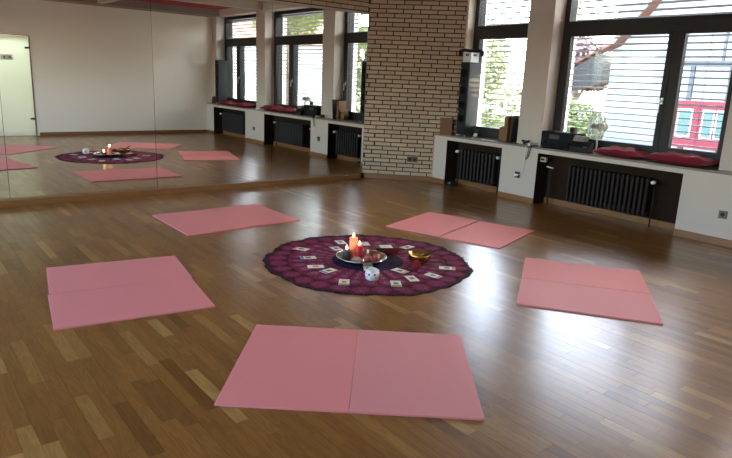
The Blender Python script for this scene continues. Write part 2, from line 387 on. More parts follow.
    o = thing('baseboard_right', 'oak skirting boards along the window ledge', 'skirting', kind='structure')
    for a, b in segs:
        B().box(XL-.014, XL, -min(b, D), -a, 0, HB).build('board', 'wood', o, bevel=.002)
    for a, b in N: B().box(XN-.016, XN, -b+.003, -a-.003, 0, HB).build('board', 'wood', o, bevel=.002)
    o = B().box(dx1+.05, XL-.014, -D, -D+.016, 0, HB).build('baseboard_front', 'wood', bevel=.003); tag(o, 'oak skirting board along the plain cream wall', 'skirting', kind='structure')
    o = B().prism([(XL-.012, -YA+.005), (XL-.012, -D), (XF, -D), (XF, -1.04), (1.04, -1.03)], H-.022, H).build('trim_2', 'sill'); tag(o, 'brown stone slab on top of the white window ledge', 'window sill', kind='structure')
DOOR_W = 8
walls()

def door():
    dx0, dx1, dz = -4.03, -3.11, 2.09
    d = thing('door_1', 'frosted glass door standing in the cream wall', 'door', (0, 0, 0), kind='structure')
    y = -D+.01
    B().box(dx0+.02, dx1-.02, y-.03, y-.02, .008, dz-.02).build('glass_leaf', 'frost', d, bevel=.001)
    f = B().box(dx0-.0, dx0+.014, y-.06, y, 0, dz).box(dx1-.014, dx1, y-.06, y, 0, dz).box(dx0, dx1, y-.06, y, dz-.014, dz)
    f.build('door_frame', 'bronze', d)
    for z in (.365, 1.836): B().box(dx1-.10, dx1-.012, y-.035, y+.006, z-.02, z+.02).build('hinge', 'bronze', d, bevel=.003)
    s = B().box(-3.665, -3.445, y-.02, y-.017, 1.57, 1.68).build('notice', 'paper', d)
    for x, m in ((-3.50, 'rose'), (-3.60, 'stone')): B().box(x-.018, x+.018, y-.017, y-.0155, 1.605, 1.645).build('print', m, s)
    B().box(dx0+.06, dx0+.18, y-.016, y+.03, 1.0, 1.03).build('handle', 'metal', d, bevel=.004)
door()

def mirrors():
    pw = 1.608; t = thing('wall_mirror', 'tall frameless mirror panels covering the wall beside the brickwork', 'mirror', (0, 0, HB-.002))
    k = 0; x1 = XB-.008
    while x1 > XMIN+.05:
        x0 = max(x1-pw+.004, XMIN+.01)
        B().box(x0, x1, 0, .006, 0, ZM-HB).build('mirror_panel', 'mirror', t); x1 = x1-pw
    B().box(XMIN+.01, XB-.006, -.012, .018, ZM-HB+.004, ZM-HB+.034).build('top_strip', 'beam', t, bevel=.002)
    B().box(XB-.007, XB-.0045, -.002, .01, 0, ZM-HB).build('edge_strip', 'metal', t)
mirrors()

# ------------------------------------------------------------------ windows and blinds
def windows():
    zt0, zt1, zb = 2.16, 2.31, H
    names = ['dark framed window next to the brick wall', 'dark framed wide window behind the fan and two cushions', 'dark framed wide window behind the cushions beside the cream wall']
    for i, (a, b) in enumerate(W):
        w = thing('window_%d' % (i+1), names[i], 'window', (0, 0, 0), kind='structure'); y0, y1 = -b, -a; f = .07; x0, x1 = XF, XF+.145
        B().box(x0, x1, y0, y0+f, zb, ZT).box(x0, x1, y1-f, y1, zb, ZT).box(x0, x1, y0+f, y1-f, ZT-f, ZT).box(x0, x1, y0+f, y1-f, zb, zb+.07).build('frame', 'frame', w)
        B().box(x0-.004, x1, y0+f, y1-f, zt0, zt1).build('transom', 'frame', w, bevel=.003)
        cells = [(y0+f, y1-f)]
        if i:
            m = y0+f+.68
            B().box(x0-.004, x1, m-.03, m+.03, zb+.07, zt0).build('mullion', 'frame', w, bevel=.003); cells = [(y0+f, m-.03), (m+.03, y1-f)]
        for k, (c, d) in enumerate(cells):
            g = .062; s = B().box(x0-.012, x0+.06, c, c+g, zb+.07, zt0).box(x0-.012, x0+.06, d-g, d, zb+.07, zt0).box(x0-.012, x0+.06, c+g, d-g, zt0-.035, zt0).box(x0-.012, x0+.06, c+g, d-g, zb+.07, zb+.145).build('sash', 'frame', w)
            B().box(x0+.02, x0+.026, c+g, d-g, zb+.145, zt0-.035).build('pane', 'glass', s)
            hy = (c+g/2 if (i == 0 or k == 1) else d-g/2)
            if k == len(cells)-1:
                h = B().box(x0-.02, x0-.012, hy-.014, hy+.014, 1.36, 1.43).tube([(x0-.02, hy, 1.395), (x0-.05, hy, 1.395), (x0-.055, hy, 1.38), (x0-.055, hy, 1.27)], .009).build('handle', 'metal', s)
        B().box(x0+.02, x0+.026, y0+f, y1-f, zt1, ZT-f).build('pane', 'glass', w)
    labels = ['pale slatted blind outside the window next to the brick wall', 'pale slatted blind outside the wide window behind the fan', 'pale slatted blind outside the window beside the cream wall']
    # slat cross-section: shallow arch, tilted
    sec = [(-.035, 0), (-.018, .005), (0, .007), (.018, .005), (.035, 0)]; ang = math.radians(14)
    for i, (a, b) in enumerate(W):
        t = thing('venetian_blind', labels[i], 'blind', (1.40, -(a+b)/2, H), group='slatted blinds outside the windows'); hw = (b-a)/2-.012; bb = B()
        pts = [(x*math.cos(ang)+z*math.sin(ang), -x*math.sin(ang)+z*math.cos(ang)) for x, z in sec]
        vs = [(x, y, z+d) for y in (-hw+.02, hw-.02) for d in (0, -.0012) for x, z in pts]
        n = 5; fs = [(k, k+1, 2*n+k+1, 2*n+k) for k in range(4)] + [(n+k+1, n+k, 3*n+k, 3*n+k+1) for k in range(4)] + [(k+1, k, n+k, n+k+1) for k in range(4)] + [(2*n+k, 2*n+k+1, 3*n+k+1, 3*n+k) for k in range(4)] + [(0, 2*n, 3*n, n), (4, n+4, 3*n+4, 2*n+4)]
        me = bb.add(vs, fs).mesh('slat', 'slat')
        z = .10
        while z < ZT-H-.10:
            link('slat', me, t, (0, 0, z)); z += .075
        B().box(-.05, .05, -hw, hw, ZT-H-.085, ZT-H-.002).build('head_box', 'slat', t)
        B().box(-.035, .035, -hw+.02, hw-.02, .045, .065).build('bottom_rail', 'slat', t)
        for s in (-1, 1): B().box(-.012, .012, s*hw-.009, s*hw+.009, .002, ZT-H-.085).build('guide_rail', 'frame', t)
        for s in (-.6, .6): B().box(-.0355, -.034, s*hw-.003, s*hw+.003, .05, ZT-H-.09).build('ladder_tape', 'slat', t)
    # unseen windows added in the left wall to let in more light
    for k, (a, b) in enumerate(((-3.1, -1.1), (-6.3, -4.3))):
        w = thing('window_%d' % (4+k), ['window added for light in the side wall near the mirror', 'window added for light in the side wall near the glass door'][k], 'window', kind='structure'); x0, x1 = XMIN-.2, XMIN-.13
        B().box(x0, x1, a, a+.07, .9, 2.6).box(x0, x1, b-.07, b, .9, 2.6).box(x0, x1, a, b, 2.53, 2.6).box(x0, x1, a, b, .9, .97).box(x0, x1, (a+b)/2-.04, (a+b)/2+.04, .97, 2.53).build('frame', 'frame', w)
        B().box(x0+.02, x0+.026, a+.06, (a+b)/2-.03, .96, 2.54).build('pane', 'glass', w); B().box(x0+.02, x0+.026, (a+b)/2+.03, b-.06, .96, 2.54).build('pane', 'glass', w)
windows()

# ------------------------------------------------------------------ radiators
def radiators():
    specs = [(1.235, 10, .068, 'short dark radiator in the niche beside the brick wall'), (3.07, 18, .059, 'long dark radiator in the niche below the fan and cushions'), (5.65, 19, .059, 'long dark radiator in the niche nearest the cream wall')]
    h, z0 = .44, .115
    secm = B().prism([(-.05, 0), (-.04, -.018), (.04, -.018), (.05, 0), (.04, .018), (-.04, .018)], 0, h).mesh('section', 'rad', bevel=.006, seg=2)
    for j, (ya, n, p, lab) in enumerate(specs):
        t = thing('radiator', lab, 'radiator', (.93, -ya, 0))
        for k in range(n): link('section', secm, t, (0, -(k+.5)*p, z0))
        L = n*p
        for z in (z0+.04, z0+h-.04): B().tube([(0, .0, z), (0, -L, z)], .02).build('header_pipe', 'rad', t, smooth=True)
        for y in (-.15, -L+.15):
            for z in (z0+.06, z0+h-.07): B().box(.02, XN-.938, y-.012, y+.012, z-.01, z+.01).build('wall_bracket', 'rad', t)
        ends = [(-L, -1)] if j else [(-L, -1), (0, 1)]
        for ye, s in ends:
            zz = z0+h-.04
            B().tube([(0, ye, zz), (0, ye+s*.05, zz)], .012).tube([(0, ye+s*.045, zz), (0, ye+s*.045, .0)], .009).build('supply_pipe', 'rad', t, smooth=True)
            v = B().lathe([(.014, 0), (.021, .006), (.023, .03), (.02, .055), (.012, .06)], 16, TR(-.012, ye+s*.045, zz, 0, 0, -math.pi/2)).build('valve_head', 'plug', t, smooth=True)
    # meter box of the long radiator
    b = thing('meter_box', 'small beige box at the top of the niche left of the long radiator', 'meter', (.90, -2.70, .585))
    B().box(-.025, .025, -.045, .045, -.03, .03).build('case', 'beige', b, bevel=.006); B().box(-.027, -.024, -.028, .028, -.012, .014).build('window', 'black', b)
    B().tube([(.02, 0, 0), (.16, 0, 0)], .012).build('bracket', 'rad', b)
    l = thing('shut_off_valve', 'small pipe valve with pale lever left of the long radiator', 'valve', (.93, -2.80, .0))
    B().tube([(0, 0, 0), (0, 0, .5)], .010).build('pipe', 'rad', l); B().tube([(-.02, .05, .5), (-.02, -.05, .49)], .008).build('lever', 'plug', l)
radiators()

# ------------------------------------------------------------------ sockets and cables
def socket(label, T, n=1, plate='bronze', plug=False, loc=(0, 0, 0), rz=0):
    """local: plate on the y-z plane facing -x"""
    t = thing('wall_socket', label, 'socket', loc, rz); w = .08*n
    B().box(-.01, 0, -w/2, w/2, -.04, .04).build('plate', plate, t, bevel=.003)
    for k in range(n):
        y = (k-(n-1)/2)*.075
        B().lathe([(.024, 0), (.024, .004), (.02, .004)], 20, TR(-.0095, y, 0, 0, 0, -math.pi/2)).build('insert', 'rubber', t)
    if plug:
        B().box(-.05, -.012, -.02, .02, -.016, .016).build('plug', 'plug', t, bevel=.006)
    return t
socket('black socket with a white plug on the white ledge post', None, 1, 'rubber', True, (XL, -2.374, .345))
socket('brown single socket on the white ledge post beside the long niche', None, 1, 'bronze', False, (XL, -4.97, .316))
s = .764
socket('brown double socket low on the brick wall', None, 2, 'bronze', False, (XB+UB.x*s+math.sin(BANG)*.013, UB.y*s-math.cos(BANG)*.013, .33), BANG+math.pi/2)

def spline(pts, n=10):
    out = []; P = [Vector(p) for p in pts]
    for i in range(len(P)-1):
        p0, p1, p2, p3 = P[max(i-1, 0)], P[i], P[i+1], P[min(i+2, len(P)-1)]
        for k in range(n):
            t = k/n; out.append(.5*((2*p1)+(p2-p0)*t+(2*p0-5*p1+4*p2-p3)*t*t+(3*p1-p0-3*p2+p3)*t**3))
    return out+[P[-1]]
def cables():
    o = B().tube(spline([(XL-.052, -2.374, .345), (XL-.07, -2.41, .345), (XL-.03, -2.47, .40), (XL-.018, -2.475, .6), (XL-.02, -2.48, .74), (XL+.03, -2.48, .747), (.85, -2.48, .746)]), .0035, 6).build('plug_cable', 'plug', smooth=True)
    tag(o, 'thin white cable running from the plugged socket up to the sill', 'cable')
    o = B().tube(spline([(.90, -2.575, .747), (.85, -2.555, .747), (XL-.020, -2.535, .735), (XL-.02, -2.51, .62), (XL-.02, -2.49, .585), (XL-.02, -2.505, .57), (XL-.022, -2.535, .62), (XL-.021, -2.56, .735), (.85, -2.57, .752), (.90, -2.60, .747)]), .004, 6).build('hanging_cable', 'black', smooth=True)
    tag(o, 'black cable hanging over the sill edge in a loop', 'cable')
    rng = random.Random(5); pts = []
    for k in range(26):
        a = k*.95; r = rng.uniform(.03, .08); pts.append((.90+r*.6*math.cos(a), -2.39+r*math.sin(a)*.9, .746+rng.uniform(0, .055)))
    o = B().tube(spline(pts, 5), .004, 6).build('cable_tangle', 'black', smooth=True); tag(o, 'black cable tangle on the sill in front of the pillar', 'cable')
    t = thing('power_strip', 'white power strip among the cables on the sill', 'power strip', (.905, -2.505, H), 1.45)
    B().box(-.02, .02, -.08, .08, 0, .036).build('case', 'plug', t, bevel=.006)
    for k in (-1, 0, 1): B().lathe([(.017, .0), (.017, .002)], 14, TR(0, k*.052, .036)).build('outlet', 'stone', t)
cables()

# ------------------------------------------------------------------ things on the ledge
def speaker(label, loc, rz=0):
    t = thing('tower_speaker', label, 'speaker', loc, rz, 'tower speakers on the window ledge'); w, d, h = .085, .235, 1.055
    B().box(0, d, -w, w, .02, h).build('cabinet', 'gloss', t, bevel=.004)
    B().box(-.012, -.0005, -w+.006, w-.006, .03, h-.01).build('baffle', 'rubber', t, bevel=.003)
    for z, r in ((.90, .05), (.78, .018), (.66, .05), (.45, .055), (.25, .055)):
        c = B().lathe([(r+.008, 0), (r+.008, .004), (r, .005), (r*.9, .002), (r*.35, -.004), (r*.25, .002)], 24, TR(-.012, 0, z, 0, 0, -math.pi/2)).build('driver', 'black', t, smooth=True)
    for z in (.97, .72, .35): B().lathe([(.007, 0), (.007, .003)], 10, TR(-.012, w-.02, z, 0, 0, -math.pi/2)).build('screw', 'metal', t)
    for x in (.01, d-.02):
        for y in (-w+.01, w-.01): B().lathe([(.006, 0), (.013, .008), (.013, .02)], 12, TR(x, y, 0)).build('foot', 'plug', t)
    return t
speaker('black tower speaker on the sill beside the brick wall, white box on top', (.935, -1.175, H))
speaker('black tower speaker on the sill beside the cream wall', (.92, -7.08, H))
def ledge_things():
    top = H+1.055
    t = thing('white_box', 'small white box with dark mark on top of the tower speaker', 'box', (1.04, -1.17, top))
    B().box(-.085, .085, -.075, .075, 0, .135).build('case', 'plug', t, bevel=.004)
    for y in (-.022, .012): B().prism([(y-.013, .085), (y+.013, .085), (y+.015, .115), (y-.010, .115)], -.0865, -.085, 'x').build('print', 'rubber', t)
    for y in (-.022, .012): B().prism([(y-.013, .085), (y+.013, .085), (y+.015, .115), (y-.010, .115)], -.0765, -.075, 'y').build('print', 'rubber', t)
    t = thing('headphones', 'black headphones lying across the small white box', 'headphones', (1.04, -1.17, top+.135), math.radians(41))
    B().tube(spline([(0, -.148, .0), (0, -.145, .022), (0, -.10, .032), (0, 0, .025), (0, .10, .032), (0, .145, .022), (0, .148, 0)], 6), .021, 10).build('headband', 'rubber', t, smooth=True)
    for s in (-1, 1): B().lathe([(.0, -.03), (.03, -.03), (.045, -.015), (.045, .015), (.03, .03), (0, .03)], 18, TR(0, s*.152, -.008, 0, math.pi/2)).build('ear_cup', 'rubber', t, smooth=True)
    # brown box between speaker and bricks
    t = thing('cardboard_box', 'brown cardboard box on the sill against the brick wall', 'box', (.905, -1.075, H), BANG+math.pi/2)
    return t
ledge_things()
def ledge_boxes():
    t = bpy.data.objects['cardboard_box']; t.location = (.876, -.929, H); t.rotation_euler = (0, 0, BANG)
    B().box(-.09, .09, -.05, .03, 0, .235).build('body', 'card', t, bevel=.003); B().box(-.093, .093, -.053, .033, .19, .242).build('lid', 'card', t, bevel=.003)
    t = thing('cardboard_box', 'low brown carton on the sill against the pillar side', 'box', (1.06, -1.89, H))
    B().box(-.06, .06, -.045, .045, 0, .15).build('body', 'card', t, bevel=.002); B().box(-.06, .06, .04, .045, .15, .19, None).build('flap', 'card', t); B().box(-.061, .061, -.012, .012, .1495, .1515).build('tape', 'beige', t)
    t = thing('cardboard_box', 'tall narrow brown carton standing on the sill by the pillar', 'box', (1.05, -1.985, H))
    B().box(-.09, .09, -.03, .03, 0, .34).build('body', 'card', t, bevel=.002); B().box(-.085, .085, -.028, .033, .3395, .3415).build('flap', 'card', t)
    o = thing('dark_board', 'dark board leaning against the pillar side behind cartons', 'board', (1.05, -2.09, H))
    B().box(-.12, .12, -.012, .012, 0, .36, TR(0, 0, .002, 0, math.radians(5))).build('panel', 'soffit', o, bevel=.002); B().box(-.12, .12, -.015, -.011, .33, .35, TR(0, 0, .002, 0, math.radians(5))).build('edge', 'card', o)
    t = thing('potted_plant', 'tiny green plant in a clear pot behind the tower speaker', 'plant', (1.10, -1.33, H))
    B().lathe([(.022, 0), (.03, .05), (.027, .05), (.02, .008)], 16).build('pot', 'plug', t, smooth=True); lf = B(); rng = random.Random(2)
    for k in range(26):
        a = rng.uniform(0, 6.28); r = rng.uniform(.01, .045); z = rng.uniform(.06, .12); c = Vector((r*math.cos(a), r*math.sin(a), z)); u = Vector((math.cos(a), math.sin(a), .5)).normalized()*.018; v = Vector((-math.sin(a), math.cos(a), 0))*.009
        lf.add([c-u, c+v, c+u, c-v], [(0, 1, 2, 3)])
    lf.tube([(0, 0, .01), (0, 0, .09)], .004).build('foliage', 'leaf2', t)
    # stereo
    t = thing('stereo_amplifier', 'black stereo amplifier on the sill next to the fan', 'amplifier', (.925, -2.61, H))
    B().box(0, .26, -.47, 0, .012, .208).build('case', 'black', t, bevel=.006)
    B().box(-.008, 0, -.47, 0, .015, .204).build('front_panel', 'black', t, bevel=.002)
    B().box(-.0095, -.008, -.27, -.12, .12, .17).build('display', 'gloss', t)
    for y in (-.06, -.41): B().lathe([(.022, 0), (.02, .02), (.005, .02)], 18, TR(-.008, y, .07, 0, 0, -math.pi/2)).build('knob', 'black', t, smooth=True)
    for x in (.02, .24):
        for y in (-.03, -.39): B().lathe([(.014, 0), (.014, .013)], 10, TR(x, y, 0)).build('foot', 'rubber', t)
    t = thing('music_player', 'low dark music player with sloping silver top on the sill', 'player', (.84, -3.09, H))
    B().prism([(0, 0), (.13, 0), (.13, .13), (.10, .13), (0, .06)], -.25, -.0, 'y').build('case', 'rubber', t, bevel=.006)
    B().prism([(.02, .13), (.13, .131), (.13, .19), (.05, .19)], -.17, -.02, 'y').build('top_unit', 'stone', t, bevel=.004)
    for k in range(4): B().lathe([(.008, 0), (.008, .004)], 10, TR(.01, -.185-.015*k, .068, 0, 0, -math.radians(35))).build('button', 'metal', t)
    t = thing('alarm_clock', 'small dark cube clock standing on the amplifier', 'clock', (1.04, -2.99, H+.208))
    B().box(-.03, .03, -.035, .035, 0, .075).build('case', 'darkwood', t, bevel=.008); B().box(-.0315, -.0295, -.025, .025, .02, .058).build('face', 'black', t)
ledge_boxes()
def fan():
    t = thing('desk_fan', 'white desk fan with round wire grille on the sill', 'fan', (1.075, -3.31, H))
    B().lathe([(.085, 0), (.09, .008), (.08, .02), (.03, .03), (.018, .034)], 28).build('base', 'plug', t, smooth=True)
    B().tube([(0, 0, .03), (0, 0, .20), (.03, .012, .26)], [.014, .012, .014]).build('stem', 'plug', t, smooth=True)
    n = Vector((-.92, .39, .06)).normalized(); zr = n.to_track_quat('Z', 'Y').to_matrix().to_4x4()
    T = Matrix.Translation((.0, .03, .315)) @ zr          # local z = blowing direction
    B().lathe([(.0, -.15), (.035, -.145), (.05, -.12), (.052, -.06), (.045, -.03), (0, -.025)], 20, T).build('motor', 'beige', t, smooth=True)
    g = B(); R = .16
    for r, z in ((R, 0), (R*.93, .025), (R*.72, .042), (R*.45, .05), (R*.93, -.025), (R*.7, -.035)):
        g.tube([T @ Vector((r*math.cos(a), r*math.sin(a), z)) for a in [2*math.pi*k/36 for k in range(36)]], .0028 if r < R else .005, 5, True)
    for k in range(28):
        a = 2*math.pi*k/28; c = Vector((math.cos(a), math.sin(a), 0))
        for s in (1, -1):
            g.tube([T @ (c*rr+Vector((0, 0, zz*s))) for rr, zz in ((R, 0), (R*.93, .025), (R*.72, .042 if s > 0 else .035), (R*.25, .05 if s > 0 else .035))], .0014, 4)
    g.build('grille', 'plug', t, smooth=True)
    B().lathe([(.0, .046), (.03, .046), (.034, .052), (.028, .058), (0, .06)], 20, T).build('badge', 'stone', t, smooth=True)
    h = B().lathe([(0, -.02), (.028, -.02), (.028, .015), (.018, .025), (0, .028)], 18, T).build('hub', 'stone', t, smooth=True)
    for k in range(4):
        a = k*math.pi/2; b = B(); vs = []
        for i in range(6):
            r = .03+i*.018; w = .25+.55*math.sin(math.pi*(i+.6)/6.2)
            for s in (-1, 1): vs.append(T @ Vector((r*math.cos(a+s*w*.5), r*math.sin(a+s*w*.5), -.008+s*.012)))
        b.add(vs, [(2*i, 2*i+1, 2*i+3, 2*i+2) for i in range(5)]); b.build('blade', 'clear', t, smooth=True)
fan()
def cushion(label, loc, sx, sy, h, rz=0, seed=0):
    rng = random.Random(seed); n = 18; b = B(); vs = []
    ph = [rng.uniform(0, 6) for _ in range(4)]
    for side in (1, -1):
        for i in range(n+1):
            for j in range(n+1):
                u, v = i/n*2-1, j/n*2-1
                e = max(0, (1-u*u))**.42*max(0, (1-v*v))**.42
                pin = 1-.07*(1-abs(u*v))*(abs(u)**6+abs(v)**6)
                z = e*h*(.62 if side > 0 else .38)*side
                if side > 0: z += e*.010*(math.sin(6*u+ph[0]+2*v)+math.sin(9*v+ph[1]-3*u))
                vs.append((u*sx/2*pin, v*sy/2*pin, z+h*.38))
    m = (n+1)**2
    for s in range(2):
        for i in range(n):
            for j in range(n):
                q = [s*m+i*(n+1)+j, s*m+(i+1)*(n+1)+j, s*m+(i+1)*(n+1)+j+1, s*m+i*(n+1)+j+1]
                b.add([], []); b.f.append(tuple(q if s == 0 else q[::-1]))
    b.v = vs
    t = thing('seat_cushion', label, 'cushion', loc, rz, 'crimson cushions on the window ledge')
    me = b.mesh('cover', 'cushion', smooth=True); bm = bmesh.new(); bm.from_mesh(me); bmesh.ops.remove_doubles(bm, verts=bm.verts, dist=.0008); bm.to_mesh(me); bm.free(); link('cover', me, t)
    pts = []
    for k in range(64):
        q = k/16; e, f = int(q) % 4, (q % 1)*2-1
        u, v = [(f, -1), (1, f), (-f, 1), (-1, -f)][e]; pin = 1-.07*(1-abs(u*v)); pts.append((u*sx/2*pin, v*sy/2*pin, h*.38))
    B().tube(pts, .0045, 6, True).build('piping', 'cushion', t, smooth=True)
cushion('crimson cushion on the sill right beside the desk fan', (.985, -3.70, H), .34, .58, .105, .03, 1)
cushion('crimson cushion on the sill at the pillar end of the fan window', (.985, -4.38, H), .34, .72, .115, -.03, 2)
cushion('flat crimson cushion on the sill next to the pillar in the far window', (.99, -5.70, H), .34, .72, .10, .02, 3)
cushion('flat crimson cushion on the sill next to the speaker by the cream wall', (.99, -6.55, H), .34, .78, .10, -.02, 4)
def far_corner_box():
    t = thing('tissue_box', 'small box with orange top on the sill by the cream wall', 'box', (.95, -7.30, H), .1)
    B().box(-.06, .06, -.06, .06, 0, .10).build('body', 'leaf', t, bevel=.004); B().box(-.05, .05, -.05, .05, .10, .17).build('top', 'tile', t, bevel=.01)
    t = thing('black_dish', 'small black round dish on the floor in the niche beside bricks', 'dish', (.868, -1.112, 0))
    B().lathe([(.055, 0), (.064, .01), (.068, .05), (.062, .062), (.05, .06), (.05, .03), (.0, .025)], 28).build('bowl', 'gloss', t, smooth=True)
    B().tube([(.064*math.cos(a), .064*math.sin(a), .056) for a in [k*2*math.pi/28 for k in range(28)]], .008, 6, True).build('rim', 'black', t, smooth=True)
far_corner_box()

# ------------------------------------------------------------------ mats
def mats():
    labs = ['smooth pink mat, its long edge against the ribbed pale mat that no other mat touches',
            'ribbed pale pink mat touching a smooth pink one, alone in front of cloth',
            'pink mat lying nearer the mirror in the pair across the cloth from the windows',
            'pink mat lying farther from the mirror in the pair across the cloth from the windows',
            'pink mat of the pair right before the mirror, farther from the brick wall',
            'pink mat of the pair right before the mirror, nearer the brick wall',
            'pink mat in the pair near the brick wall, the one nearer the mirror',
            'pink mat in the pair near the brick wall, the one farther from the mirror',
            'smooth pink mat in the pair in front of the long radiator, nearer the radiator',
            'pale pink mat in the pair in front of the long radiator, nearer the purple cloth']
    labs[0] = 'smooth pink mat in the pair farthest from the mirror, next to a ribbed mat'
    labs[1] = 'ribbed pale pink mat in the pair farthest from the mirror'
    for (cx, cy, a, m, _), lab in zip(MATS, labs):
        o = B().box(-.476, .476, -.312, .312, 0, .012).build('exercise_mat', m, None, bevel=.003, loc=(cx, cy, 0), rz=math.radians(a))
        tag(o, lab, 'mat', 'pink mats around the purple cloth')
mats()

# ------------------------------------------------------------------ cloth and altar
CX, CY, CR = -2.683, -3.60, .862
def cloth():
    n, m = 288, 90; vs = [(0, 0, .006)]; cols = []
    C = {k: rgb(v) for k, v in dict(navy=(34, 26, 48), mar=(116, 27, 54), pur=(116, 44, 78), dark=(56, 14, 34), lil=(134, 74, 102), blue=(56, 46, 82)).items()}
    def pat(r, a):
        q = r/CR; p = 30; f = (a*p/(2*math.pi)) % 1-.5
        if q < .09: return C['pur'] if (a*12/(2*math.pi)) % 1 < .5 else C['navy']
        if q < .33: return C['blue'] if int(q*66) % 2 and (a*40/(2*math.pi)) % 1 < .6 else C['navy']
        if q < .345: return C['dark']
        def petal(q0, q1, w, f=f):
            t = (q-q0)/(q1-q0)
            return 0 < t < 1 and abs(f) < w*math.sin(math.pi*t)**.6
        if q < .60:
            if abs(f) > .42 and int(a*p/(2*math.pi)+.5) % 3 == 0: return C['dark']
            return C['lil'] if abs(f) < .14+.1*math.sin(q*70) else (C['pur'] if int(q*48) % 2 else C['mar'])
        if q < .755:
            if petal(.605, .75, .40): return C['lil'] if petal(.63, .72, .26) else C['pur']
            return C['mar'] if abs(f) < .47 else C['dark']
        if q < .775: return C['mar']
        if q < .984:
            f2 = ((a*p/(2*math.pi)+.5) % 1)-.5
            if petal(.78, .965, .46, f2): return C['pur'] if petal(.80, .94, .30, f2) else C['mar']
            return C['dark']
        return C['navy'] if int(a*90) % 2 else C['dark']
    rng = random.Random(4); ph = [rng.uniform(0, 6.28) for _ in range(9)]
    cols.append(C['pur'])
    for j in range(1, m+1):
        for i in range(n):
            a = 2*math.pi*i/n; q = j/m
            r = CR*q*(1+.012*q**6*(math.sin(7*a+ph[0])+.8*math.sin(13*a+ph[1])+.6*math.sin(31*a+ph[2])))
            z = .006+.0035*q*(math.sin(5*a+ph[3]+6*q)+math.sin(11*a+ph[4]-9*q))*.5+.003*q*math.sin(23*a+ph[5])*q
            vs.append((r*math.cos(a), r*math.sin(a), max(.002, z))); cols.append(pat(CR*q, a))
    k = len(vs); fs = [(0, 1+i, 1+(i+1) % n) for i in range(n)]
    fs += [(1+(j-1)*n+i, 1+j*n+i, 1+j*n+(i+1) % n, 1+(j-1)*n+(i+1) % n) for j in range(1, m) for i in range(n)]
    # hem down to the floor
    last = [1+(m-1)*n+i for i in range(n)]
    vs += [(vs[i][0]*1.002, vs[i][1]*1.002, 0) for i in last]; cols += [C['dark']]*n
    fs += [(last[i], k+i, k+(i+1) % n, last[(i+1) % n]) for i in range(n)]
    me = bpy.data.meshes.new('mandala_cloth'); me.from_pydata(vs, [], fs); me.materials.append(M['cloth'])
    at = me.color_attributes.new('print', 'FLOAT_COLOR', 'POINT'); at.data.foreach_set('color', [x for c in cols for x in c])
    for p in me.polygons: p.use_smooth = True
    t = thing('mandala_cloth', 'round purple cloth printed with a mandala, spread on the floor', 'cloth', (CX, CY, 0))
    link('printed_fabric', me, t)
    b = B()
    for i in range(0, n, 4):
        x, y, z = vs[last[i]]; b.lathe([(0, -.005), (.005, -.002), (.005, .003), (0, .006)], 6, TR(x*1.006, y*1.006, .006))
    b.build('pompon_edging', 'darkwood', t)['kind'] = 'stuff'
cloth()
ZCL = .012
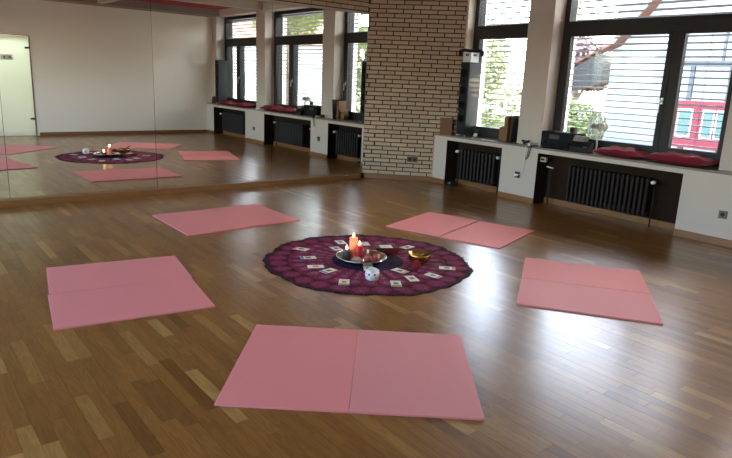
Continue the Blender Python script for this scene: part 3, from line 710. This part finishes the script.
def altar():
    t = thing('round_tray', 'round silver tray with raised rim in the middle of cloth', 'tray', (-2.754, -3.607, ZCL))
    B().lathe([(.0, .0), (.15, 0), (.165, .006), (.205, .040), (.212, .042), (.212, .047), (.203, .046), (.162, .012), (0, .008)], 48).build('dish', 'silver', t, smooth=True)
    B().tube([(.21*math.cos(a), .21*math.sin(a), .046) for a in [k*2*math.pi/56 for k in range(56)]], .005, 8, True).build('rim', 'silver', t, smooth=True)
    z = ZCL+.009
    def candle(label, x, y, r, h, m):
        c = thing('pillar_candle', label, 'candle', (x, y, z), group='lit candles on the tray')
        B().lathe([(r*.97, 0), (r, .004), (r, h-.006), (r*.93, h), (r*.7, h-.004), (r*.4, h-.010), (0, h-.012)], 24).build('wax', m, c, smooth=True)
        B().tube([(0, 0, h-.014), (.001, 0, h+.006)], .0014, 6).build('wick', 'rubber', c)
        B().lathe([(.001, h), (.008, h+.008), (.0105, h+.016), (.007, h+.028), (.002, h+.042), (.0003, h+.046)], 12).build('flame', 'flame', c, smooth=True)
        l = bpy.data.lights.new('candle_light', 'POINT'); l.energy = .05; l.color = (1, .55, .2); l.shadow_soft_size = .012
        o = bpy.data.objects.new('candle_light', l); COL.objects.link(o); o.parent = c; o.location = (0, 0, h+.03)
    candle('tall salmon pink pillar candle, lit, on the tray', -2.74, -3.472, .036, .162, 'wax_pink')
    candle('short charcoal pillar candle, lit, on the tray', -2.83, -3.50, .034, .074, 'wax_dark')
    candle('medium red pillar candle, lit, on the tray', -2.742, -3.557, .032, .112, 'wax_red')
    def rock(name, label, cat, loc, s, m, seed):
        rng = random.Random(seed); bm = bmesh.new(); bmesh.ops.create_icosphere(bm, subdivisions=2, radius=1)
        for v in bm.verts:
            k = 1+rng.uniform(-.18, .18); v.co = Vector((v.co.x*s[0]*k, v.co.y*s[1]*k, max(-.8, v.co.z*k)*s[2]+.8*s[2]))
        me = bpy.data.meshes.new(name); bm.to_mesh(me); bm.free(); me.materials.append(M[m]); o = link(name, me, None, loc, rng.uniform(0, 3)); tag(o, label, cat)
    rock('stone', 'flat grey stone on the tray in front of the charcoal candle', 'stone', (-2.83, -3.635, z), (.055, .045, .024), 'stone', 1)
    rock('rose_quartz', 'rough dark pink salt stone near the tray rim', 'stone', (-2.648, -3.67, z), (.034, .032, .03), 'rose', 2)
    b = thing('perfume_bottle', 'dark pink glass bottle with pale stopper on the tray', 'bottle', (-2.716, -3.645, z))
    B().lathe([(.024, 0), (.03, .008), (.031, .035), (.02, .052), (.009, .058), (.009, .064), (0, .064)], 20).build('flask', 'rose', b, smooth=True); B().lathe([(.007, .063), (.011, .07), (.010, .085), (.003, .094)], 14).build('stopper', 'paper', b, smooth=True)
    # brass bowl with mallets
    bx, by = -2.365, -3.90
    t = thing('singing_bowl', 'hammered brass singing bowl on the purple cloth', 'bowl', (bx, by, ZCL))
    B().lathe([(0, 0), (.045, 0), (.075, .015), (.093, .045), (.098, .075), (.099, .088), (.093, .088), (.088, .05), (.065, .018), (0, .008)], 40).build('shell', 'brass', t, smooth=True)
    o = B().tube([(-.05, .02, .016), (.02, -.02, .06), (.085, -.058, .098), (.12, -.08, .118)], [.009, .010, .011, .011], 10).build('striker', 'darkwood', None, smooth=True, loc=(bx, by, ZCL+.004))
    tag(o, 'dark wooden striker leaning inside the brass bowl', 'striker')
    t = thing('gong_mallet', 'mallet with dark red felt head lying before the brass bowl', 'mallet', (-2.509, -4.02, ZCL))
    B().lathe([(0, -.036), (.022, -.033), (.035, -.016), (.037, 0), (.035, .016), (.022, .033), (0, .036)], 20, TR(0, 0, .037)).build('head', 'redfelt', t, smooth=True)
    B().tube([(.02, -.01, .036), (.27, -.02, .010)], .007, 8).build('stick', 'darkwood', t, smooth=True)
    # case of cards
    t = thing('card_deck_box', 'dark red deck box with green and white top behind tray', 'box', (-2.393, -3.50, ZCL), math.radians(-28))
    B().box(-.10, .10, -.055, .055, 0, .05).build('case', 'redfelt', t, bevel=.002)
    lid = B().box(-.101, .101, -.056, .056, .032, .052).build('lid', 'darkwood', t, bevel=.002)
    B().box(-.06, .05, -.05, .05, .0515, .0528).build('print', 'paper', lid); B().box(-.098, -.055, -.05, .05, .0515, .0527).build('leaf_print', 'leaf', lid); B().box(.05, .098, -.05, .05, .0515, .0527).build('red_print', 'redfelt', lid)
    # rounded white pot with coloured dots
    t = thing('dotted_pot', 'small white rounded pot with red and blue dots', 'pot', (-2.985, -4.04, ZCL))
    B().lathe([(.035, 0), (.05, .012), (.056, .045), (.05, .078), (.038, .088), (.03, .084), (.03, .07), (0, .06)], 28).build('body', 'plug', t, smooth=True)
    for k, (a, h, m) in enumerate([(205, .055, 'wax_red'), (250, .055, 'wax_red'), (178, .06, 'blue'), (182, .03, 'blue'), (230, .078, 'blue'), (225, .028, 'blue'), (262, .028, 'leaf'), (285, .06, 'blue'), (290, .03, 'blue'), (20, .05, 'wax_red'), (70, .05, 'blue'), (120, .05, 'wax_red')]):
        a = math.radians(a); rr = .0565-abs(h-.045)*.09
        B().lathe([(.009 if m == 'wax_red' else .005, 0), (.004, .0016)], 10, TR(rr*math.cos(a), rr*math.sin(a), h, a, 0, math.pi/2)).build('dot', m, t)
M['blue'] = mat('blue_print', (70, 110, 170), .5); M['orange'] = mat('orange_print', (206, 120, 60), .5); M['brown'] = mat('brown_print', (120, 84, 62), .5); M['lightblue'] = mat('pale_blue_print', (120, 160, 200), .5); M['lime'] = mat('green_print', (84, 124, 60), .5); M['pinkp'] = mat('pink_print', (206, 110, 120), .5)
altar()
def cards():
    L = [(-2.994, -3.045, 'orange', 'brown', 'white card with orange end and brown picture on the cloth'),
         (-2.551, -3.027, 'lightblue', 'stone', 'white card with pale blue end and grey picture behind tray'),
         (-2.713, -3.183, 'stone', 'brown', 'white card with grey end close behind the lit candles'),
         (-3.087, -3.302, 'blue', 'brown', 'white card with blue end and brown picture on the cloth'),
         (-3.172, -3.544, 'paper', 'orange', 'white card with orange middle picture and plain ends'),
         (-3.145, -3.688, 'blue', 'lime', 'white card with blue end and green picture on the cloth'),
         (-3.203, -3.977, 'lime', 'orange', 'white card with green end and orange picture on the cloth'),
         (-2.888, -4.207, 'lime', 'lime', 'white card with green end and green picture on the cloth'),
         (-2.830, -3.800, 'paper', 'wax_red', 'white card with red picture between the tray and dotted pot'),
         (-2.649, -3.982, 'beige', 'brown', 'beige edged card with brown picture on the cloth'),
         (-2.701, -4.180, 'paper', 'stone', 'white card with grey picture and plain ends on the cloth'),
         (-2.503, -4.212, 'pinkp', 'stone', 'white card with pink end and grey picture on the cloth'),
         (-2.262, -4.128, 'pinkp', 'brown', 'white card with pink end and brown picture on the cloth'),
         (-2.117, -3.475, 'paper', 'lime', 'white card with green picture beside the brass bowl'),
         (-2.386, -3.181, 'pinkp', 'paper', 'white card with pink end and blank middle behind the tray')]
    rng = random.Random(9)
    base = B().box(-.066, .066, -.040, .040, 0, .0016).mesh('sheet', 'paper'); cache = {}
    for x, y, e, p, lab in L:
        a = math.atan2(y-CY, x-CX)+rng.uniform(-.35, .35)
        t = thing('picture_card', lab, 'card', (x, y, .0128), a, 'picture cards laid out on the round cloth')
        link('sheet', base, t)
        for nm, m, g in (('end_print', e, (.040, .063, -.037, .037)), ('picture', p, (-.024, .022, -.018, .018))):
            if m == 'paper': continue
            k = (nm, m)
            if k not in cache: cache[k] = B().box(g[0], g[1], g[2], g[3], .0014, .0020).mesh(nm, m)
            link(nm, cache[k], t)
cards()

# ------------------------------------------------------------------ outside
GZ = -.6
def foliage(b, c, r, n, size, rng):
    for _ in range(n):
        v = Vector((rng.gauss(0, 1), rng.gauss(0, 1), rng.gauss(0, 1))).normalized()*rng.uniform(.45, 1)**.5
        p = Vector((c[0]+v.x*r[0], c[1]+v.y*r[1], c[2]+v.z*r[2]))
        u = Vector((rng.gauss(0, 1), rng.gauss(0, 1), rng.gauss(0, 1))).normalized(); w = u.orthogonal().normalized(); s = size*rng.uniform(.6, 1.3)
        b.add([p-u*s, p+w*s*.5, p+u*s, p-w*s*.5], [(0, 1, 2, 3)])
def plant(name, label, cat, x, y, blobs, m, n, size, seed, trunk=.08, group=None):
    t = thing(name, label, cat, (x, y, GZ), group=group); rng = random.Random(seed); b = B()
    for (dx, dy, dz, rx, ry, rz_) in blobs: foliage(b, (dx, dy, dz), (rx, ry, rz_), n, size, rng)
    b.build('foliage', m, t)
    top = max(q[2] for q in blobs); k = B().tube([(0, 0, 0), (.03, .02, top*.5), (0, 0, top)], [trunk, trunk*.8, trunk*.4], 8)
    for q in blobs: k.tube([(0, 0, top*.45), (q[0], q[1], q[2])], [trunk*.5, trunk*.2], 6)
    k.build('trunk', 'bark', t, smooth=True)
def outside():
    g = B().box(XO, 60, -60, 60, GZ-.3, GZ).box(-60, XMIN-.25, -60, 60, GZ-.3, GZ).build('ground', 'ground'); tag(g, 'pale paving outside the windows', 'ground', kind='structure')
    plant('garden_shrub', 'yellow green shrub outside beneath the dark gable', 'shrub', 9.2, 2.5, [(0, 0, 1.0, .8, 1.0, .8), (0, .5, 1.3, .6, .6, .5), (-.2, -.5, .7, .5, .6, .6)], 'leaf2', 2600, .075, 1)
    plant('garden_shrub', 'green shrub outside the window next to the brick wall', 'shrub', 7.0, 3.9, [(0, 0, 1.5, 1.0, 1.2, 1.3), (.2, .5, 2.6, .9, 1.0, .9), (-.3, -.2, .7, .8, .9, .7)], 'leaf2', 2200, .08, 2)
    plant('garden_shrub', 'tall light green shrub outside behind the low shrub', 'shrub', 9.0, 6.4, [(0, 0, 1.5, 1.2, 1.3, 1.4), (.2, -.4, 3.0, 1.0, 1.0, 1.1)], 'leaf', 2400, .09, 3)
    plant('blossom_tree', 'pink blossoming tree outside behind the dark gable', 'tree', 14, 5.6, [(0, 0, 3.0, 1.0, 1.3, .8), (.3, .8, 3.5, .8, .9, .7), (0, -.6, 2.6, .8, .7, .6)], 'blossom', 2600, .09, 4, .14)
    plant('street_tree', 'leafy green tree outside above the neighbouring pale house', 'tree', 4.2, -9.2, [(0, 0, 3.9, 1.2, 1.3, .8), (.8, -.9, 4.1, 1.0, 1.0, .6), (-.6, .9, 4.2, .8, .9, .5)], 'leaf2', 1500, .09, 5, .12)
    plant('garden_shrub', 'tall bright green shrub seen in the mirror through the window next to bricks', 'shrub', 5.4, -6.6, [(0, 0, 1.4, 1.0, 1.2, 1.2), (.3, -.4, 2.6, .9, 1.1, 1.0), (.2, .6, 2.9, .7, .8, .8)], 'leaf2', 2200, .08, 6)
    # pale house with a dark porch gable
    t = thing('neighbour_house', 'pale rendered house outside behind the red kiosk', 'house', (10.8, 0, GZ))
    B().box(0, 4, -9.5, 2.45, 0, 5.2).build('wall', 'facade', t); B().prism([(-9.8, 5.2), (2.75, 5.2), (-3.5, 8)], -.3, 4.3, 'x').build('roof', 'tile', t)
    for y in (-3.2, -5.2, -7.2):
        w = B().box(-.03, .05, y-.5, y+.5, 1.4, 2.7).build('window', 'plug', t); B().box(-.04, -.02, y-.42, y+.42, 1.48, 2.62).build('pane', 'kglass', w)
    B().prism([(5.2, 1.75), (2.62, 3.06), (2.46, 2.80), (2.46, 2.33), (3.4, 2.02), (5.2, 1.70)], -.4, 0, 'x').build('porch_gable', 'soffit', t)
    path = [(5.3, 1.80), (2.8, 3.05), (2.2, 3.30), (1.35, 4.25), (.6, 5.3)]
    for (a, b), (c, d) in zip(path, path[1:]): B().prism([(a, b), (c, d), (c-.03, d+.07), (a-.03, b+.07)], -.45, 0, 'x').build('verge_tile', 'tile', t)
    B().box(-.34, -.2, 4.9, 5.04, 0, 1.8).build('post', 'grey_timber', t)
    # pergola
    t = thing('garden_pergola', 'grey timber pergola frame outside in front of pale house', 'pergola', (9.95, -.8, GZ))
    for y in (.55, -.35, -1.4, -2.5): B().box(-.05, .05, y-.05, y+.05, 0, 2.8).build('post', 'grey_timber', t)
    B().box(-.06, .06, -2.8, .8, 2.72, 2.86).build('rail', 'grey_timber', t); B().box(-.04, .04, -2.8, .8, 3.5, 3.58).build('rail', 'grey_timber', t)
    for y in (-.1, -1.0): B().box(-.03, .03, y-.03, y+.03, 2.86, 3.5).build('strut', 'grey_timber', t)
    # red kiosk
    t = thing('red_kiosk', 'red painted kiosk with blue green windows outside', 'kiosk', (9.0, -1.2, GZ))
    B().box(0, .8, -.72, .78, .85, 1.85).build('body', 'kiosk', t); B().box(-.05, .85, -.78, .84, 1.85, 1.92).build('roof', 'kiosk', t)
    for y0, y1 in ((.36, .70), (-.12, .14), (-.42, -.16)):
        w = B().box(-.015, .02, y0, y1, 1.1, 1.74).build('window', 'plug', t); B().box(-.02, -.01, y0+.03, y1-.03, 1.13, 1.71).build('pane', 'kglass', w)
    for y in (-.6, .6): B().box(.1, .2, y-.05, y+.05, 0, .85).build('leg', 'grey_timber', t)
    B().box(.0, .8, -2.2, -.74, .85, 1.7).build('brick_side', 'tile', t); B().box(.1, .2, -2.1, -2.0, 0, .85).build('leg', 'grey_timber', t)
    # house seen in the mirror
    t = thing('street_house', 'pale house down the street seen in the mirror', 'house', (7.5, -22, GZ))
    B().box(-4, 5, -3, 3, 0, 3.6).build('wall', 'facade', t); B().prism([(-3.4, 3.6), (3.4, 3.6), (0, 5.6)], -4.3, 5.3, 'x').build('roof', 'tile', t)
    for x in (-2.6, -.2, 2.2):
        w = B().box(x-.6, x+.6, 2.98, 3.04, 1.0, 2.3).build('window', 'plug', t); B().box(x-.52, x+.52, 3.03, 3.05, 1.08, 2.22).build('pane', 'kglass', w)
outside()
